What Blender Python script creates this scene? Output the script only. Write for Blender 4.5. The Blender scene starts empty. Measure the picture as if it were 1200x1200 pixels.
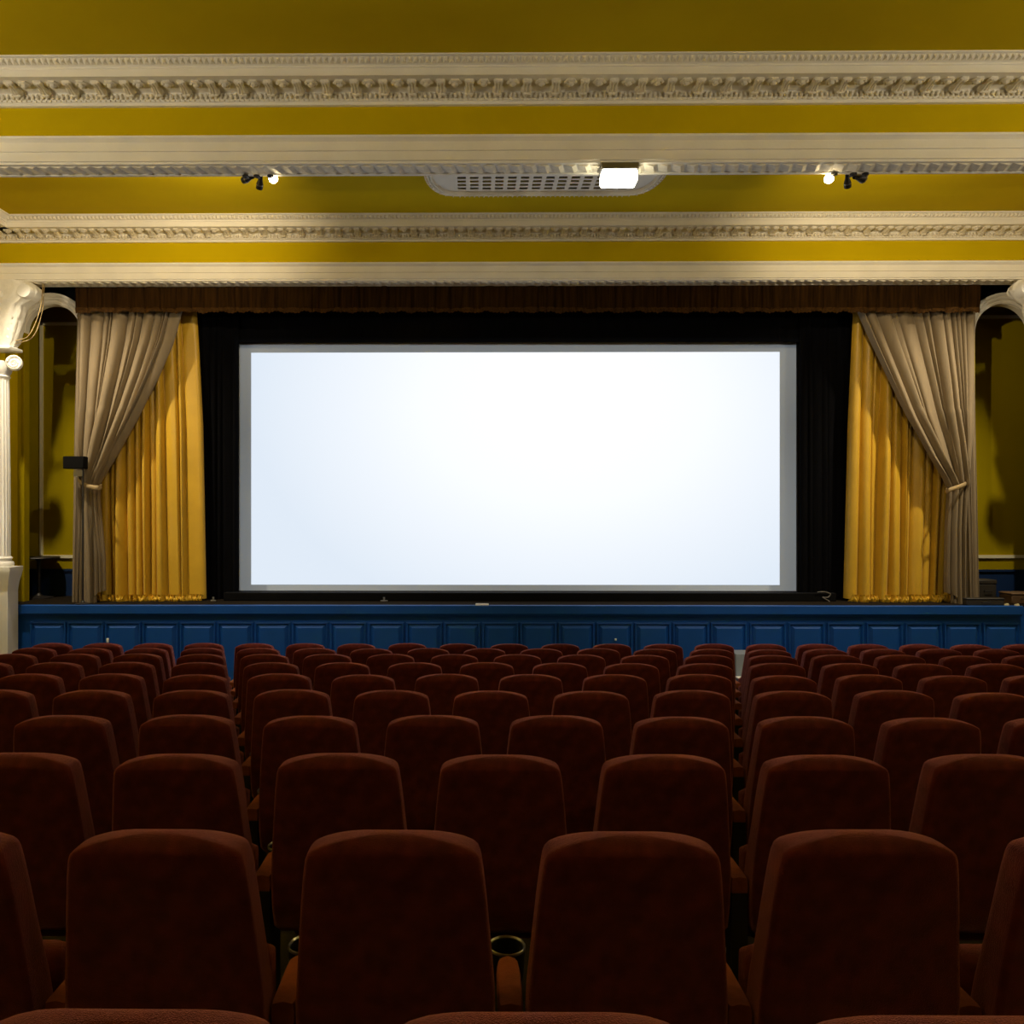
import bpy, bmesh, math, random
from mathutils import Vector, Matrix

# ------------------------------------------------------------------ camera, light, exposure
scene = bpy.context.scene
COL = scene.collection
CZ = 2.5                      # camera height above the floor in front of the stage
F = 960.0                     # focal length in pixels of the 1200 px frame
YAW = math.radians(0.5)
PPX, PPY = 549.6, 600.0       # principal point (view camera shift)
cam_d = bpy.data.cameras.new('camera')
cam_d.sensor_width = 36.0
cam_d.lens = F / 1200.0 * 36.0
cam_d.shift_x = (600.0 - PPX) / 1200.0
cam_d.clip_start = 0.05
cam = bpy.data.objects.new('camera', cam_d)
cam.location = (0, 0, CZ)
cam.rotation_euler = (math.pi / 2, 0, YAW)
COL.objects.link(cam)
scene.camera = cam

world = bpy.data.worlds.new('world')
scene.world = world
world.use_nodes = True
world.node_tree.nodes['Background'].inputs[0].default_value = (0, 0, 0, 1)
world.node_tree.nodes['Background'].inputs[1].default_value = 0.0

scene.view_settings.view_transform = 'Standard'
scene.view_settings.look = 'None'
scene.view_settings.gamma = 1.0
scene.view_settings.use_curve_mapping = False
scene.view_settings.exposure = 0.0

# strengths of the lamps, added fill included, all in one place
FILL_SCONCE_W = 310.0
CURTAIN_SPOT_W = 660.0
GLOBE_W = 20.0
STAGE_SPOT_W = 260.0
CORNER_SPOT_W = 330.0
SEAT_SPOT_W = 15.0
SPILL_W = 2500.0
PICTURE = 0.97

def W(px, py, D):
    """world point on the plane y = D seen at photo pixel (px, py)"""
    a, c = (px - PPX) / F, (PPY - py) / F
    dx = a * math.cos(YAW) - math.sin(YAW)
    dy = a * math.sin(YAW) + math.cos(YAW)
    t = D / dy
    return Vector((dx * t, D, CZ + c * t))

rnd = random.Random(7)

# ------------------------------------------------------------------ materials
def mat(name, col, rough=0.6, var=0.0, vscale=3.0, bump=0.0, bscale=40.0, sheen=0.0, sheen_tint=(1, 1, 1),
        sheen_rough=0.4, metal=0.0, spec=0.5, stretch=(1, 1, 1), emit=None, estr=0.0):
    m = bpy.data.materials.new(name)
    m.use_nodes = True
    nt = m.node_tree
    b = nt.nodes['Principled BSDF']
    b.inputs['Base Color'].default_value = (*col, 1)
    b.inputs['Roughness'].default_value = rough
    b.inputs['Metallic'].default_value = metal
    b.inputs['Specular IOR Level'].default_value = spec
    if sheen:
        b.inputs['Sheen Weight'].default_value = sheen
        b.inputs['Sheen Roughness'].default_value = sheen_rough
        b.inputs['Sheen Tint'].default_value = (*sheen_tint, 1)
    if emit:
        b.inputs['Emission Color'].default_value = (*emit, 1)
        b.inputs['Emission Strength'].default_value = estr
    if var or bump:
        tc = nt.nodes.new('ShaderNodeTexCoord')
        mp = nt.nodes.new('ShaderNodeMapping')
        mp.inputs['Scale'].default_value = stretch
        nt.links.new(tc.outputs['Object'], mp.inputs['Vector'])
    if var:
        n = nt.nodes.new('ShaderNodeTexNoise')
        n.inputs['Scale'].default_value = vscale
        n.inputs['Detail'].default_value = 5.0
        nt.links.new(mp.outputs['Vector'], n.inputs['Vector'])
        r = nt.nodes.new('ShaderNodeMapRange')
        r.inputs['From Min'].default_value = 0.3
        r.inputs['From Max'].default_value = 0.7
        r.inputs['To Min'].default_value = 1.0 - var
        r.inputs['To Max'].default_value = 1.0 + var
        nt.links.new(n.outputs['Fac'], r.inputs['Value'])
        mx = nt.nodes.new('ShaderNodeMix')
        mx.data_type = 'RGBA'
        mx.blend_type = 'MULTIPLY'
        mx.inputs['Factor'].default_value = 1.0
        mx.inputs[6].default_value = (*col, 1)
        nt.links.new(r.outputs['Result'], mx.inputs[7])
        nt.links.new(mx.outputs[2], b.inputs['Base Color'])
    if bump:
        n2 = nt.nodes.new('ShaderNodeTexNoise')
        n2.inputs['Scale'].default_value = bscale
        n2.inputs['Detail'].default_value = 3.0
        nt.links.new(mp.outputs['Vector'], n2.inputs['Vector'])
        bp = nt.nodes.new('ShaderNodeBump')
        bp.inputs['Strength'].default_value = bump
        bp.inputs['Distance'].default_value = 0.01
        nt.links.new(n2.outputs['Fac'], bp.inputs['Height'])
        nt.links.new(bp.outputs['Normal'], b.inputs['Normal'])
    return m

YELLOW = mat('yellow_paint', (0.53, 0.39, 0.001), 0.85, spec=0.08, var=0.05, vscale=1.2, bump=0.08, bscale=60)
CREAM = mat('cream_plaster', (0.86, 0.82, 0.72), 0.6, var=0.05, vscale=3, bump=0.1, bscale=50)
ORNAMENT = mat('carved_plaster', (0.78, 0.72, 0.58), 0.65, var=0.12, vscale=25, bump=0.25, bscale=120)
WHITE = mat('white_paint', (0.82, 0.81, 0.78), 0.5, var=0.03, vscale=5, bump=0.05)
CARVED = mat('carved_white_plaster', (0.80, 0.78, 0.72), 0.6, var=0.06, vscale=12, bump=0.9, bscale=16)
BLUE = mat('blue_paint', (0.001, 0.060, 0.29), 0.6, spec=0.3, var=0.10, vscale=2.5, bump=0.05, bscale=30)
NICHE_YELLOW = mat('darkened_yellow', (0.31, 0.235, 0.001), 0.85, spec=0.08, var=0.06, vscale=1.5)  # wall yellow darkened in the colour to tone down the light in the niches
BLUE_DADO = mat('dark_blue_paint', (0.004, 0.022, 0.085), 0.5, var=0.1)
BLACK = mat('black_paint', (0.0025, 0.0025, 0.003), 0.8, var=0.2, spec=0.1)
BLACK_CLOTH = mat('black_velour', (0.0022, 0.0022, 0.0030), 0.95, var=0.3, vscale=8, stretch=(4, 1, 0.3), spec=0.05)
VELVET = mat('dark_red_velvet', (0.085, 0.0115, 0.0085), 0.9, var=0.33, vscale=18, bump=0.5, bscale=420, spec=0.15,
             sheen=1.0, sheen_tint=(1.0, 0.37, 0.36), sheen_rough=0.24)
ARM_VELVET = mat('rust_velvet', (0.25, 0.062, 0.016), 0.9, var=0.2, vscale=30, bump=0.4, bscale=400, spec=0.15,
                 sheen=0.3, sheen_tint=(0.9, 0.4, 0.2))
SEAT_FRAME = mat('black_steel', (0.012, 0.009, 0.008), 0.5)
CUP = mat('black_plastic', (0.012, 0.012, 0.012), 0.3)
CARPET = mat('dark_carpet', (0.020, 0.012, 0.014), 0.95, var=0.3, vscale=30, bump=0.3, bscale=200)
STAGE_FLOOR = mat('stage_boards', (0.016, 0.012, 0.008), 0.95, spec=0.03, var=0.25, vscale=4, stretch=(1, 8, 1))
GOLD = mat('gold_satin', (0.56, 0.335, 0.022), 0.42, var=0.07, vscale=3, bump=0.08, bscale=200, sheen=0.3, sheen_tint=(1, 0.8, 0.4))
GOLD_TRIM = mat('gold_fringe', (0.70, 0.43, 0.03), 0.35, var=0.25, vscale=60, bump=0.4, bscale=150)
TAUPE = mat('taupe_drape', (0.20, 0.15, 0.088), 0.8, var=0.10, vscale=14, bump=0.15, bscale=160, stretch=(1, 1, 0.2),
            sheen=0.25, sheen_tint=(1, 0.9, 0.7))
VALANCE = mat('brown_velvet', (0.024, 0.0105, 0.0018), 0.9, var=0.5, vscale=7, stretch=(5, 1, 0.25), spec=0.05)
FRINGE = mat('bronze_fringe', (0.045, 0.020, 0.0035), 0.8, var=0.4, vscale=40, spec=0.1)
SCREEN_GREY = mat('screen_fabric', (0.46, 0.51, 0.58), 0.9, spec=0.1)
METAL = mat('steel', (0.35, 0.34, 0.32), 0.3, metal=0.9)
BROWN_BOX = mat('brown_wood', (0.10, 0.055, 0.025), 0.6, var=0.2, vscale=8)
DARK_CASE = mat('dark_case', (0.022, 0.018, 0.013), 0.6, var=0.2)
GREY_STEP = mat('pale_grey_paint', (0.24, 0.28, 0.34), 0.6, var=0.1)
CABLE = mat('tan_cable', (0.34, 0.24, 0.10), 0.6)
LAMP_ON = mat('lamp_glass', (0.9, 0.85, 0.7), 0.4, emit=(1.0, 0.86, 0.58), estr=9.0)
SPOT_ON = mat('spot_lens', (0.9, 0.85, 0.7), 0.3, emit=(1.0, 0.80, 0.46), estr=60.0)
FLOOD_ON = mat('flood_diffuser', (0.9, 0.9, 0.8), 0.4, emit=(1.0, 0.90, 0.62), estr=12.0)

# ------------------------------------------------------------------ mesh helpers
class MB:
    def __init__(s):
        s.v, s.f = [], []
    def add(s, vs, fs):
        o = len(s.v)
        s.v += [tuple(p) for p in vs]
        s.f += [tuple(i + o for i in f) for f in fs]
        return s
    def box(s, a, b):
        x0, y0, z0 = [min(a[i], b[i]) for i in range(3)]
        x1, y1, z1 = [max(a[i], b[i]) for i in range(3)]
        return s.add([(x0, y0, z0), (x1, y0, z0), (x1, y1, z0), (x0, y1, z0), (x0, y0, z1), (x1, y0, z1), (x1, y1, z1), (x0, y1, z1)],
                     [(0, 3, 2, 1), (4, 5, 6, 7), (0, 1, 5, 4), (1, 2, 6, 5), (2, 3, 7, 6), (3, 0, 4, 7)])
    def loft(s, secs, closed=True, caps=True):
        n = len(secs[0])
        vs = [p for sec in secs for p in sec]
        fs = []
        for i in range(len(secs) - 1):
            for j in range(n if closed else n - 1):
                k = (j + 1) % n
                fs.append((i * n + j, i * n + k, (i + 1) * n + k, (i + 1) * n + j))
        if caps and closed:
            fs.append(tuple(reversed(range(n))))
            fs.append(tuple((len(secs) - 1) * n + j for j in range(n)))
        return s.add(vs, fs)
    def tube(s, path, r, n=8, closed=False):
        path = [Vector(p) for p in path]
        rs = r if isinstance(r, (list, tuple)) else [r] * len(path)
        secs = []
        up = Vector((0, 0, 1))
        for i, p in enumerate(path):
            if closed:
                d = path[(i + 1) % len(path)] - path[i - 1]
            else:
                d = path[min(i + 1, len(path) - 1)] - path[max(i - 1, 0)]
            d.normalize()
            a = d.cross(up)
            if a.length < 1e-3:
                a = d.cross(Vector((0, 1, 0)))
            a.normalize()
            b = a.cross(d)
            secs.append([p + rs[i] * (math.cos(t) * a + math.sin(t) * b) for t in [2 * math.pi * k / n for k in range(n)]])
        if closed:
            secs.append(secs[0])
        return s.loft(secs, True, not closed)
    def lathe(s, prof, c=(0, 0, 0), n=20, axis='z', mod=None, a0=0.0, a1=2 * math.pi, caps=True):
        secs = []
        full = abs(a1 - a0 - 2 * math.pi) < 1e-6
        m = n if full else n + 1
        for r, h in prof:
            ring = []
            for k in range(m):
                t = a0 + (a1 - a0) * k / n
                rr = r * (mod(t) if mod else 1)
                if axis == 'z':
                    ring.append((c[0] + rr * math.cos(t), c[1] + rr * math.sin(t), c[2] + h))
                elif axis == 'y':
                    ring.append((c[0] + rr * math.cos(t), c[1] + h, c[2] + rr * math.sin(t)))
                else:
                    ring.append((c[0] + h, c[1] + rr * math.cos(t), c[2] + rr * math.sin(t)))
            secs.append(ring)
        return s.loft(secs, full, full and caps)
    def prism(s, prof, x0, x1, axis='x'):
        """closed profile of (y, z) pairs swept along x (or (x, z) pairs along y)"""
        if axis == 'x':
            return s.loft([[(x0, p[0], p[1]) for p in prof], [(x1, p[0], p[1]) for p in prof]])
        return s.loft([[(p[0], x0, p[1]) for p in prof], [(p[0], x1, p[1]) for p in prof]])
    def mesh(s, name, m, smooth=40):
        me = bpy.data.meshes.new(name)
        me.from_pydata(s.v, [], s.f)
        bm = bmesh.new()
        bm.from_mesh(me)
        bmesh.ops.recalc_face_normals(bm, faces=bm.faces)
        bm.to_mesh(me)
        bm.free()
        if smooth:
            me.polygons.foreach_set('use_smooth', [True] * len(me.polygons))
            me.set_sharp_from_angle(angle=math.radians(smooth))
        me.materials.append(m)
        return me
    def build(s, name, m, parent=None, smooth=40, bevel=0.0):
        o = bpy.data.objects.new(name, s.mesh(name, m, smooth))
        COL.objects.link(o)
        o.parent = parent
        if bevel:
            md = o.modifiers.new('bevel', 'BEVEL')
            md.width = bevel
            md.segments = 2
            md.limit_method = 'ANGLE'
        return o

def inst(name, me, parent, loc, rot=(0, 0, 0), scale=(1, 1, 1)):
    o = bpy.data.objects.new(name, me)
    COL.objects.link(o)
    o.parent = parent
    o.location, o.rotation_euler, o.scale = loc, rot, scale
    return o

def tag(o, label=None, cat=None, group=None, kind=None):
    if label: o['label'] = label
    if cat: o['category'] = cat
    if group: o['group'] = group
    if kind: o['kind'] = kind
    return o

def empty(name, loc=(0, 0, 0), rz=0.0):
    o = bpy.data.objects.new(name, None)
    o.location = loc
    o.rotation_euler = (0, 0, rz)
    o.empty_display_size = 0.1
    COL.objects.link(o)
    return o

def lamp(name, kind, loc, power, col, parent=None, aim=None, size=0.03, angle=60, blend=0.6):
    d = bpy.data.lights.new(name, kind)
    d.energy = power
    d.color = col
    if kind in ('POINT', 'SPOT'):
        d.shadow_soft_size = size
    if kind == 'SPOT':
        d.spot_size = math.radians(angle)
        d.spot_blend = blend
    o = bpy.data.objects.new(name, d)
    COL.objects.link(o)
    o.location = loc
    if aim is not None:
        o.rotation_euler = (Vector(aim) - Vector(loc)).to_track_quat('-Z', 'Y').to_euler()
    if parent is not None:
        o.parent = parent
        o.matrix_parent_inverse = Matrix.Translation(parent.location).inverted()
    return o

# ------------------------------------------------------------------ layout numbers
XL, XR = -6.38, 7.71            # side walls
CEIL = CZ + 3.80
D_BACK = -6.0                   # wall behind the camera
D1, D2 = 7.20, 10.82            # frieze planes of the two entablatures
D_SF = 10.90                    # stage front
Z_ST = W(600, 709.5, D_SF).z    # stage floor height
D_END = 13.0
SPITCH, RPITCH = 0.56, 0.879
ROWS = 10
DROP = [0.700, 0.781, 0.857, 0.9375, 1.012, 1.094, 1.178, 1.265, 1.357, 1.452]
SEAT_H = 1.0
def row_D(n): return RPITCH * (n + 1.28)
row_floor = [CZ - DROP[n] * (1 - 0.045 / row_D(n)) - SEAT_H for n in range(ROWS)]
floor_pts = [(D_BACK, row_floor[0] + 0.12), (row_D(0) - 0.9, row_floor[0] + 0.085)]
floor_pts += [(row_D(n) + 0.1, row_floor[n]) for n in range(ROWS)]
floor_pts += [(10.2, 0.0), (D_SF + 0.1, 0.0)]
def floor_z(D):
    for (a, za), (b, zb) in zip(floor_pts, floor_pts[1:]):
        if a <= D <= b:
            return za + (zb - za) * (D - a) / (b - a)
    return 0.0

# ------------------------------------------------------------------ room shell
mb = MB()
mb.loft([[(XL - 0.1, d, z), (XR + 0.1, d, z), (XR + 0.1, d, z - 0.15), (XL - 0.1, d, z - 0.15)] for d, z in floor_pts])
tag(mb.build('floor', CARPET, smooth=0), 'dark raked auditorium floor under the rows of red seats', 'floor', kind='structure')

T = 0.12
# ceiling, with the opening of the ventilation grille left free
VX0, VX1 = W(534, 215, 9.5).x, W(738, 215, 9.5).x
VY0, VY1 = 8.62, 9.64
mb = MB()
for a, b in (((XL - T, D_BACK - T), (XR + T, VY0)), ((XL - T, VY1), (XR + T, 11.0)), ((XL - T, VY0), (VX0, VY1)), ((VX1, VY0), (XR + T, VY1))):
    mb.box((a[0], a[1], CEIL), (b[0], b[1], CEIL + T))
ceil = tag(mb.build('ceiling', YELLOW, smooth=0), 'yellow painted ceiling between the plaster cornices', 'ceiling', kind='structure')
tag(MB().box((XL - T, D_BACK, -0.1), (XL, 11.4, CEIL)).build('wall_left', YELLOW, smooth=0), 'yellow painted side wall beside the white column', 'wall', kind='structure')
tag(MB().box((XR, D_BACK, -0.1), (XR + T, 11.4, CEIL)).build('wall_right', YELLOW, smooth=0), 'yellow painted side wall', 'wall', kind='structure')
tag(MB().box((XL - T, D_BACK - T, -0.1), (XR + T, D_BACK, CEIL)).build('wall_rear', mat('rear_wall_paint', (0.10, 0.075, 0.01), 0.7, var=0.1), smooth=0),
    'yellow wall at the back of the auditorium', 'wall', kind='structure')
tag(MB().box((XL - 1.5, D_END, 0), (XR + 1.5, D_END + T, CEIL)).build('wall_stage', BLACK, smooth=0), 'black wall behind the cinema screen', 'wall', kind='structure')
tag(MB().box((XL - 1.5, 11.0, CZ + 3.30), (XR + 1.5, D_END, CZ + 3.42)).build('ceiling', BLACK, smooth=0), 'black ceiling above the stage', 'ceiling', kind='structure')

# ------------------------------------------------------------------ entablatures
def cornice_profile():
    """(projection, height above camera) going up, closed back at the wall"""
    return [(0.0, 3.565), (0.035, 3.565), (0.035, 3.59), (0.045, 3.595), (0.075, 3.655), (0.095, 3.664),
            (0.335, 3.664), (0.335, 3.724), (0.345, 3.728), (0.345, 3.742), (0.36, 3.748), (0.385, 3.765), (0.40, 3.785),
            (0.425, 3.788), (0.425, 3.80), (0.0, 3.80)]
ARCH = [(0.0, 3.272), (0.105, 3.272), (0.105, 3.252), (0.075, 3.225), (0.075, 3.150), (0.06, 3.146), (0.06, 3.07), (0.045, 3.066), (0.045, 3.047)]

def modillion_mesh(name):
    b = MB()
    # scroll bracket: (projection, depth below the soffit, half width), rounded underside
    st_ = [(0.0, 0.046, 0.032), (0.02, 0.058, 0.036), (0.045, 0.058, 0.037), (0.07, 0.046, 0.031), (0.10, 0.034, 0.026), (0.13, 0.032, 0.029),
           (0.155, 0.034, 0.032), (0.175, 0.026, 0.029), (0.185, 0.010, 0.022)]
    secs = []
    for p, h, w in st_:
        w *= 1.22
        secs.append([(-w, -p, 0.0), (-w * 1.05, -p, -0.45 * h), (-w * 0.62, -p, -0.88 * h), (-w * 0.25, -p, -0.80 * h), (0, -p, -h),
                     (w * 0.25, -p, -0.80 * h), (w * 0.62, -p, -0.88 * h), (w * 1.05, -p, -0.45 * h), (w, -p, 0.0)])
    b.loft(secs)
    # leaf tip curling at the foot of the scroll
    b.lathe([(0.006, -0.034), (0.014, -0.022), (0.014, 0.022), (0.006, 0.034)], (0, -0.032, -0.052), 8, axis='x')
    return b.mesh(name, ORNAMENT, 35)

def rosette_mesh(name):
    b = MB()
    b.lathe([(0.052, 0.0), (0.055, -0.012), (0.040, -0.024), (0.030, -0.020), (0.024, -0.034), (0.0, -0.042)], n=12,
            mod=lambda t: 1.0 + 0.10 * math.cos(6 * t))
    return b.mesh(name, ORNAMENT, 60)

MOD_ME, ROS_ME = modillion_mesh('modillion'), rosette_mesh('rosette')

def entablature(name, D, label, px_mod):
    root = empty(name, (0, D, 0))
    tag(root, label, 'beam', kind='structure')
    z = lambda h: CZ + h
    x0, x1 = XL, XR
    MB().box((x0, -0.0, z(3.20)), (x1, 0.10, CEIL)).build('frieze', YELLOW, root, smooth=0)
    c = MB().prism([(-p, z(h)) for p, h in cornice_profile()], x0, x1).build('cornice', CREAM, root, 30)
    a = ARCH + [(-0.215, 3.047), (-0.215, 3.272)]
    MB().prism([(-p, z(h)) for p, h in a], x0, x1).build('architrave', CREAM, root, 30)
    # rope moulding along the soffit
    b = MB()
    n = int((x1 - x0) / 0.119)
    for i in range(n):
        x = x0 + 0.119 * (i + 0.5)
        b.add([(x - 0.055, -0.005, z(3.047)), (x + 0.02, -0.005, z(3.030)), (x + 0.055, -0.005, z(3.047)),
               (x - 0.02, 0.13, z(3.047)), (x + 0.055, 0.13, z(3.028)), (x + 0.09, 0.13, z(3.047))],
              [(0, 1, 4, 3), (1, 2, 5, 4), (0, 2, 1), (3, 4, 5)])
    tag(b.build('rope_moulding', ORNAMENT, root, 30), kind='stuff')
    MB().prism([(0.16, z(3.05)), (0.17, z(3.038)), (0.20, z(3.038)), (0.215, z(3.05))], x0, x1).build('soffit_fillet', CREAM, root, 30)
    # egg and dart under the modillions
    b = MB()
    s = 0.0435
    for i in range(int((x1 - x0) / s)):
        x = x0 + s * (i + 0.5)
        b.lathe([(0.005, -0.024), (0.0155, -0.010), (0.0165, 0.008), (0.008, 0.022)], (x, -0.068, z(3.628)), 7)
        b.lathe([(0.004, -0.009), (0.0095, 0.0), (0.004, 0.009)], (x + s / 2, -0.050, z(3.600)), 5)
    tag(b.build('egg_moulding', ORNAMENT, root, 60), kind='stuff')
    # leaf ornament on the crowning moulding
    b = MB()
    s = 0.05
    for i in range(int((x1 - x0) / s)):
        x = x0 + s * (i + 0.5)
        b.add([(x - 0.022, -0.362, z(3.748)), (x + 0.022, -0.362, z(3.748)), (x + 0.016, -0.403, z(3.784)), (x - 0.016, -0.403, z(3.784)), (x, -0.402, z(3.757))],
              [(0, 1, 4), (1, 2, 4), (2, 3, 4), (3, 0, 4)])
    tag(b.build('leaf_moulding', ORNAMENT, root, 20), kind='stuff')
    xm = W(px_mod, 100, D - 0.22).x
    sp = 0.2455
    k0 = int(math.ceil((x0 + 0.1 - xm) / sp))
    k1 = int(math.floor((x1 - 0.1 - xm) / sp))
    for k in range(k0, k1 + 1):
        inst('modillion', MOD_ME, root, (xm + k * sp, -0.09, z(3.664)))
        if k < k1:
            inst('rosette', ROS_ME, root, (xm + (k + 0.5) * sp, -0.225, z(3.664)))
    return root

entablature('trim_1', D1, 'carved cream and yellow beam carrying the lit floodlight and the spotlights', 584)
entablature('trim_2', D2, 'carved cream and yellow beam directly above the stage curtains', 551.2)

# plaster cornices along the side walls
ncorn = 3
for (ya, yb) in ((D1 + 0.10, D2), (D_BACK, D1)):
    for side, lab in ((-1, 'cream plaster cornice along the left side wall'), (1, 'cream plaster cornice along the right side wall')):
        xw = XL if side < 0 else XR
        prof = [(xw - side * p, CZ + h) for p, h in cornice_profile()]
        o = MB().prism(prof, ya, yb, axis='y').build('trim_%d' % ncorn, CREAM, None, 30)
        tag(o, lab + (' beyond the carved beam' if ya > 0 else ' on the seating side of the carved beam'), 'cornice', kind='structure')
        ncorn += 1
        n = int((yb - ya - 0.5) / 0.2455)
        if ya > 0:
            for k in range(n):
                inst('modillion', MOD_ME, o, (xw - side * 0.09, ya + 0.2 + k * 0.2455, CZ + 3.664), (0, 0, math.pi / 2 if side < 0 else -math.pi / 2))

# ------------------------------------------------------------------ ceiling grille
vr = empty('ceiling_vent', ((VX0 + VX1) / 2, (VY0 + VY1) / 2, CEIL))
tag(vr, 'ornate cream plaster ventilation grille set in the yellow ceiling', 'vent')
cx, cy = vr.location.x, vr.location.y
hw, hd = (VX1 - VX0) / 2, (VY1 - VY0) / 2
ow = (W(774, 205, 9.33).x - W(494, 205, 9.33).x) / 2
# outline: bowed ends, straight flanks with a shoulder
def outline(scale):
    pts = []
    n = 14
    sh = hw * 0.98 + 0.02
    for sgn in (1, -1):
        for i in range(n + 1):
            t = -math.pi / 2 + math.pi * i / n
            x = sgn * (sh + (ow - sh) * max(0.0, math.cos(t)) ** 0.8)
            y = sgn * math.sin(t) * (hd + 0.13)
            pts.append((x * scale[0], y * scale[1]))
    return pts
b = MB()
ring = lambda pts, z: [(x, y, z) for x, y in pts]
ofs = lambda d: outline((1 - d / ow, 1 - d / (hd + 0.13)))
inner = []
for x, y in ofs(0.10):   # inner edge: the rectangular opening
    inner.append((max(-hw, min(hw, x * 0.97)), max(-hd, min(hd, y * 0.99)), -0.015))
b.loft([ring(ofs(0), 0.0), ring(ofs(0), -0.035), ring(ofs(0.045), -0.045), ring(ofs(0.05), -0.012), ring(ofs(0.062), -0.012), ring(ofs(0.068), -0.05), ring(ofs(0.085), -0.055),
        ring(ofs(0.092), -0.02), inner, [(x, y, 0.02) for x, y, z in inner]], True, False)
b.build('surround', CREAM, vr, 35)
b = MB()
per = [Vector((x, y, -0.040)) for x, y in ofs(0.024)]
for i in range(len(per)):
    p, q = per[i], per[(i + 1) % len(per)]
    m = max(1, int((q - p).length / 0.055))
    for k in range(m):
        c = p.lerp(q, (k + 0.5) / m)
        r = 0.018
        b.add([(c.x - r, c.y, c.z), (c.x + r, c.y, c.z), (c.x, c.y - r, c.z), (c.x, c.y + r, c.z), (c.x, c.y, c.z - 0.02)],
              [(0, 2, 4), (2, 1, 4), (1, 3, 4), (3, 0, 4)])
tag(b.build('leaf_border', ORNAMENT, vr, 60), kind='stuff')
bm1 = MB().box((-0.024, -hd, -0.016), (0.024, hd, -0.004)).mesh('grille_bar', CREAM, 0)
bm2 = MB().box((-hw, -0.021, -0.016), (hw, 0.021, -0.004)).mesh('grille_bar', CREAM, 0)
for i in range(15):
    inst('grille_bar', bm1, vr, (-hw + 2 * hw * i / 14, 0, 0))
for i in range(11):
    inst('grille_bar', bm2, vr, (0, -hd + 2 * hd * i / 10, 0.001))
d = MB()
d.box((-hw - 0.05, -hd - 0.05, 0.40), (hw + 0.05, hd + 0.05, 0.42))
for a_, b_ in (((-hw - 0.05, -hd - 0.05), (-hw, hd + 0.05)), ((hw, -hd - 0.05), (hw + 0.05, hd + 0.05)), ((-hw, -hd - 0.05), (hw, -hd)), ((-hw, hd), (hw, hd + 0.05))):
    d.box((a_[0], a_[1], 0.122), (b_[0], b_[1], 0.40))
d.build('duct', BLACK, vr, 0)

# ------------------------------------------------------------------ floodlight and spotlights on the first beam
p = W(725, 208, 7.22)
fl = empty('floodlight', (p.x, p.y, CZ + 3.045))
tag(fl, 'lit square white floodlight under the carved plaster beam', 'lamp')
MB().box((-0.165, -0.09, 0.0), (0.165, 0.10, -0.06)).build('housing', METAL, fl, 30, bevel=0.01)
g = MB().box((-0.155, -0.085, -0.058), (0.155, 0.09, -0.165)).build('diffuser', FLOOD_ON, fl, 40, bevel=0.02)

def spotlight(px, py, D, aim, label, lit, deep=False):
    base = W(px, py, D)
    top = Vector((base.x, D1 + 0.185, CZ + 3.040))
    root = empty('spotlight', top)
    tag(root, label, 'spotlight', 'spotlights on the carved beam')
    c = base - top
    d = (Vector(aim) - base).normalized()
    MB().lathe([(0.03, 0.0), (0.03, -0.015), (0.012, -0.018), (0.012, -0.02)], n=12).build('mount', SEAT_FRAME, root)
    MB().tube([(0, 0, -0.015), (0, 0, min(-0.02, c.z * 0.5)), tuple(c - d * 0.02)], 0.007, 6).build('bracket', SEAT_FRAME, root)
    q = d.to_track_quat('Z', 'Y').to_matrix()
    def turned(prof, m, name):
        b_ = MB().lathe(prof, n=16)
        b_.v = [tuple(c + q @ (Vector(v) * (0.72 if deep else 1.0))) for v in b_.v]
        return b_.build(name, m, root, 35)
    turned([(0.012, -0.075), (0.022, -0.07), (0.026, -0.02), (0.038, 0.02), (0.043, 0.055), (0.038, 0.055), (0.03, 0.045), (0.005, 0.045)], SEAT_FRAME, 'head')
    if deep:      # lens set back inside a long hood
        turned([(0.0435, 0.05), (0.0445, 0.105), (0.0415, 0.105), (0.040, 0.05)], SEAT_FRAME, 'hood')
        turned([(0.003, 0.044), (0.030, 0.0445), (0.030, 0.048), (0.003, 0.05)], SPOT_ON, 'lens')
    else:
        turned([(0.003, 0.044), (0.040, 0.0445), (0.040, 0.060), (0.03, 0.068), (0.003, 0.072)], SPOT_ON, 'lens')
    turned([(0.0435, 0.042), (0.046, 0.044), (0.046, 0.056), (0.0415, 0.056)], METAL, 'rim')
    return root, base + d * (0.15 if deep else 0.115)

WARM = (1.0, 0.80, 0.50)
WARM2 = (1.0, 0.86, 0.62)
# left cluster
NEUTRAL = (1.0, 0.92, 0.78)
r, e = spotlight(292, 209, 7.50, W(-60, 330, 10.0), 'small black spotlight aimed at the corner above the white column', True, True)
lamp('spot_beam', 'SPOT', e, CORNER_SPOT_W, WARM, r, (-4.3, 9.4, CEIL), 0.03, 120, 1.0)
r, e = spotlight(305, 212, 7.50, W(250, 640, 11.4), 'black spotlight tilted down towards the blue stage front', True, True)
lamp('spot_beam', 'SPOT', e, STAGE_SPOT_W, NEUTRAL, r, W(330, 760, 10.8), 0.03, 75, 1.0)
r, e = spotlight(320, 208.5, 7.48, W(470, 640, 1.5), 'glowing spotlight turned towards the seats beside two dark spotlights', True)
lamp('spot_beam', 'SPOT', e, SEAT_SPOT_W, WARM2, r, W(470, 640, 1.5), 0.03, 60, 0.9)
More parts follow.
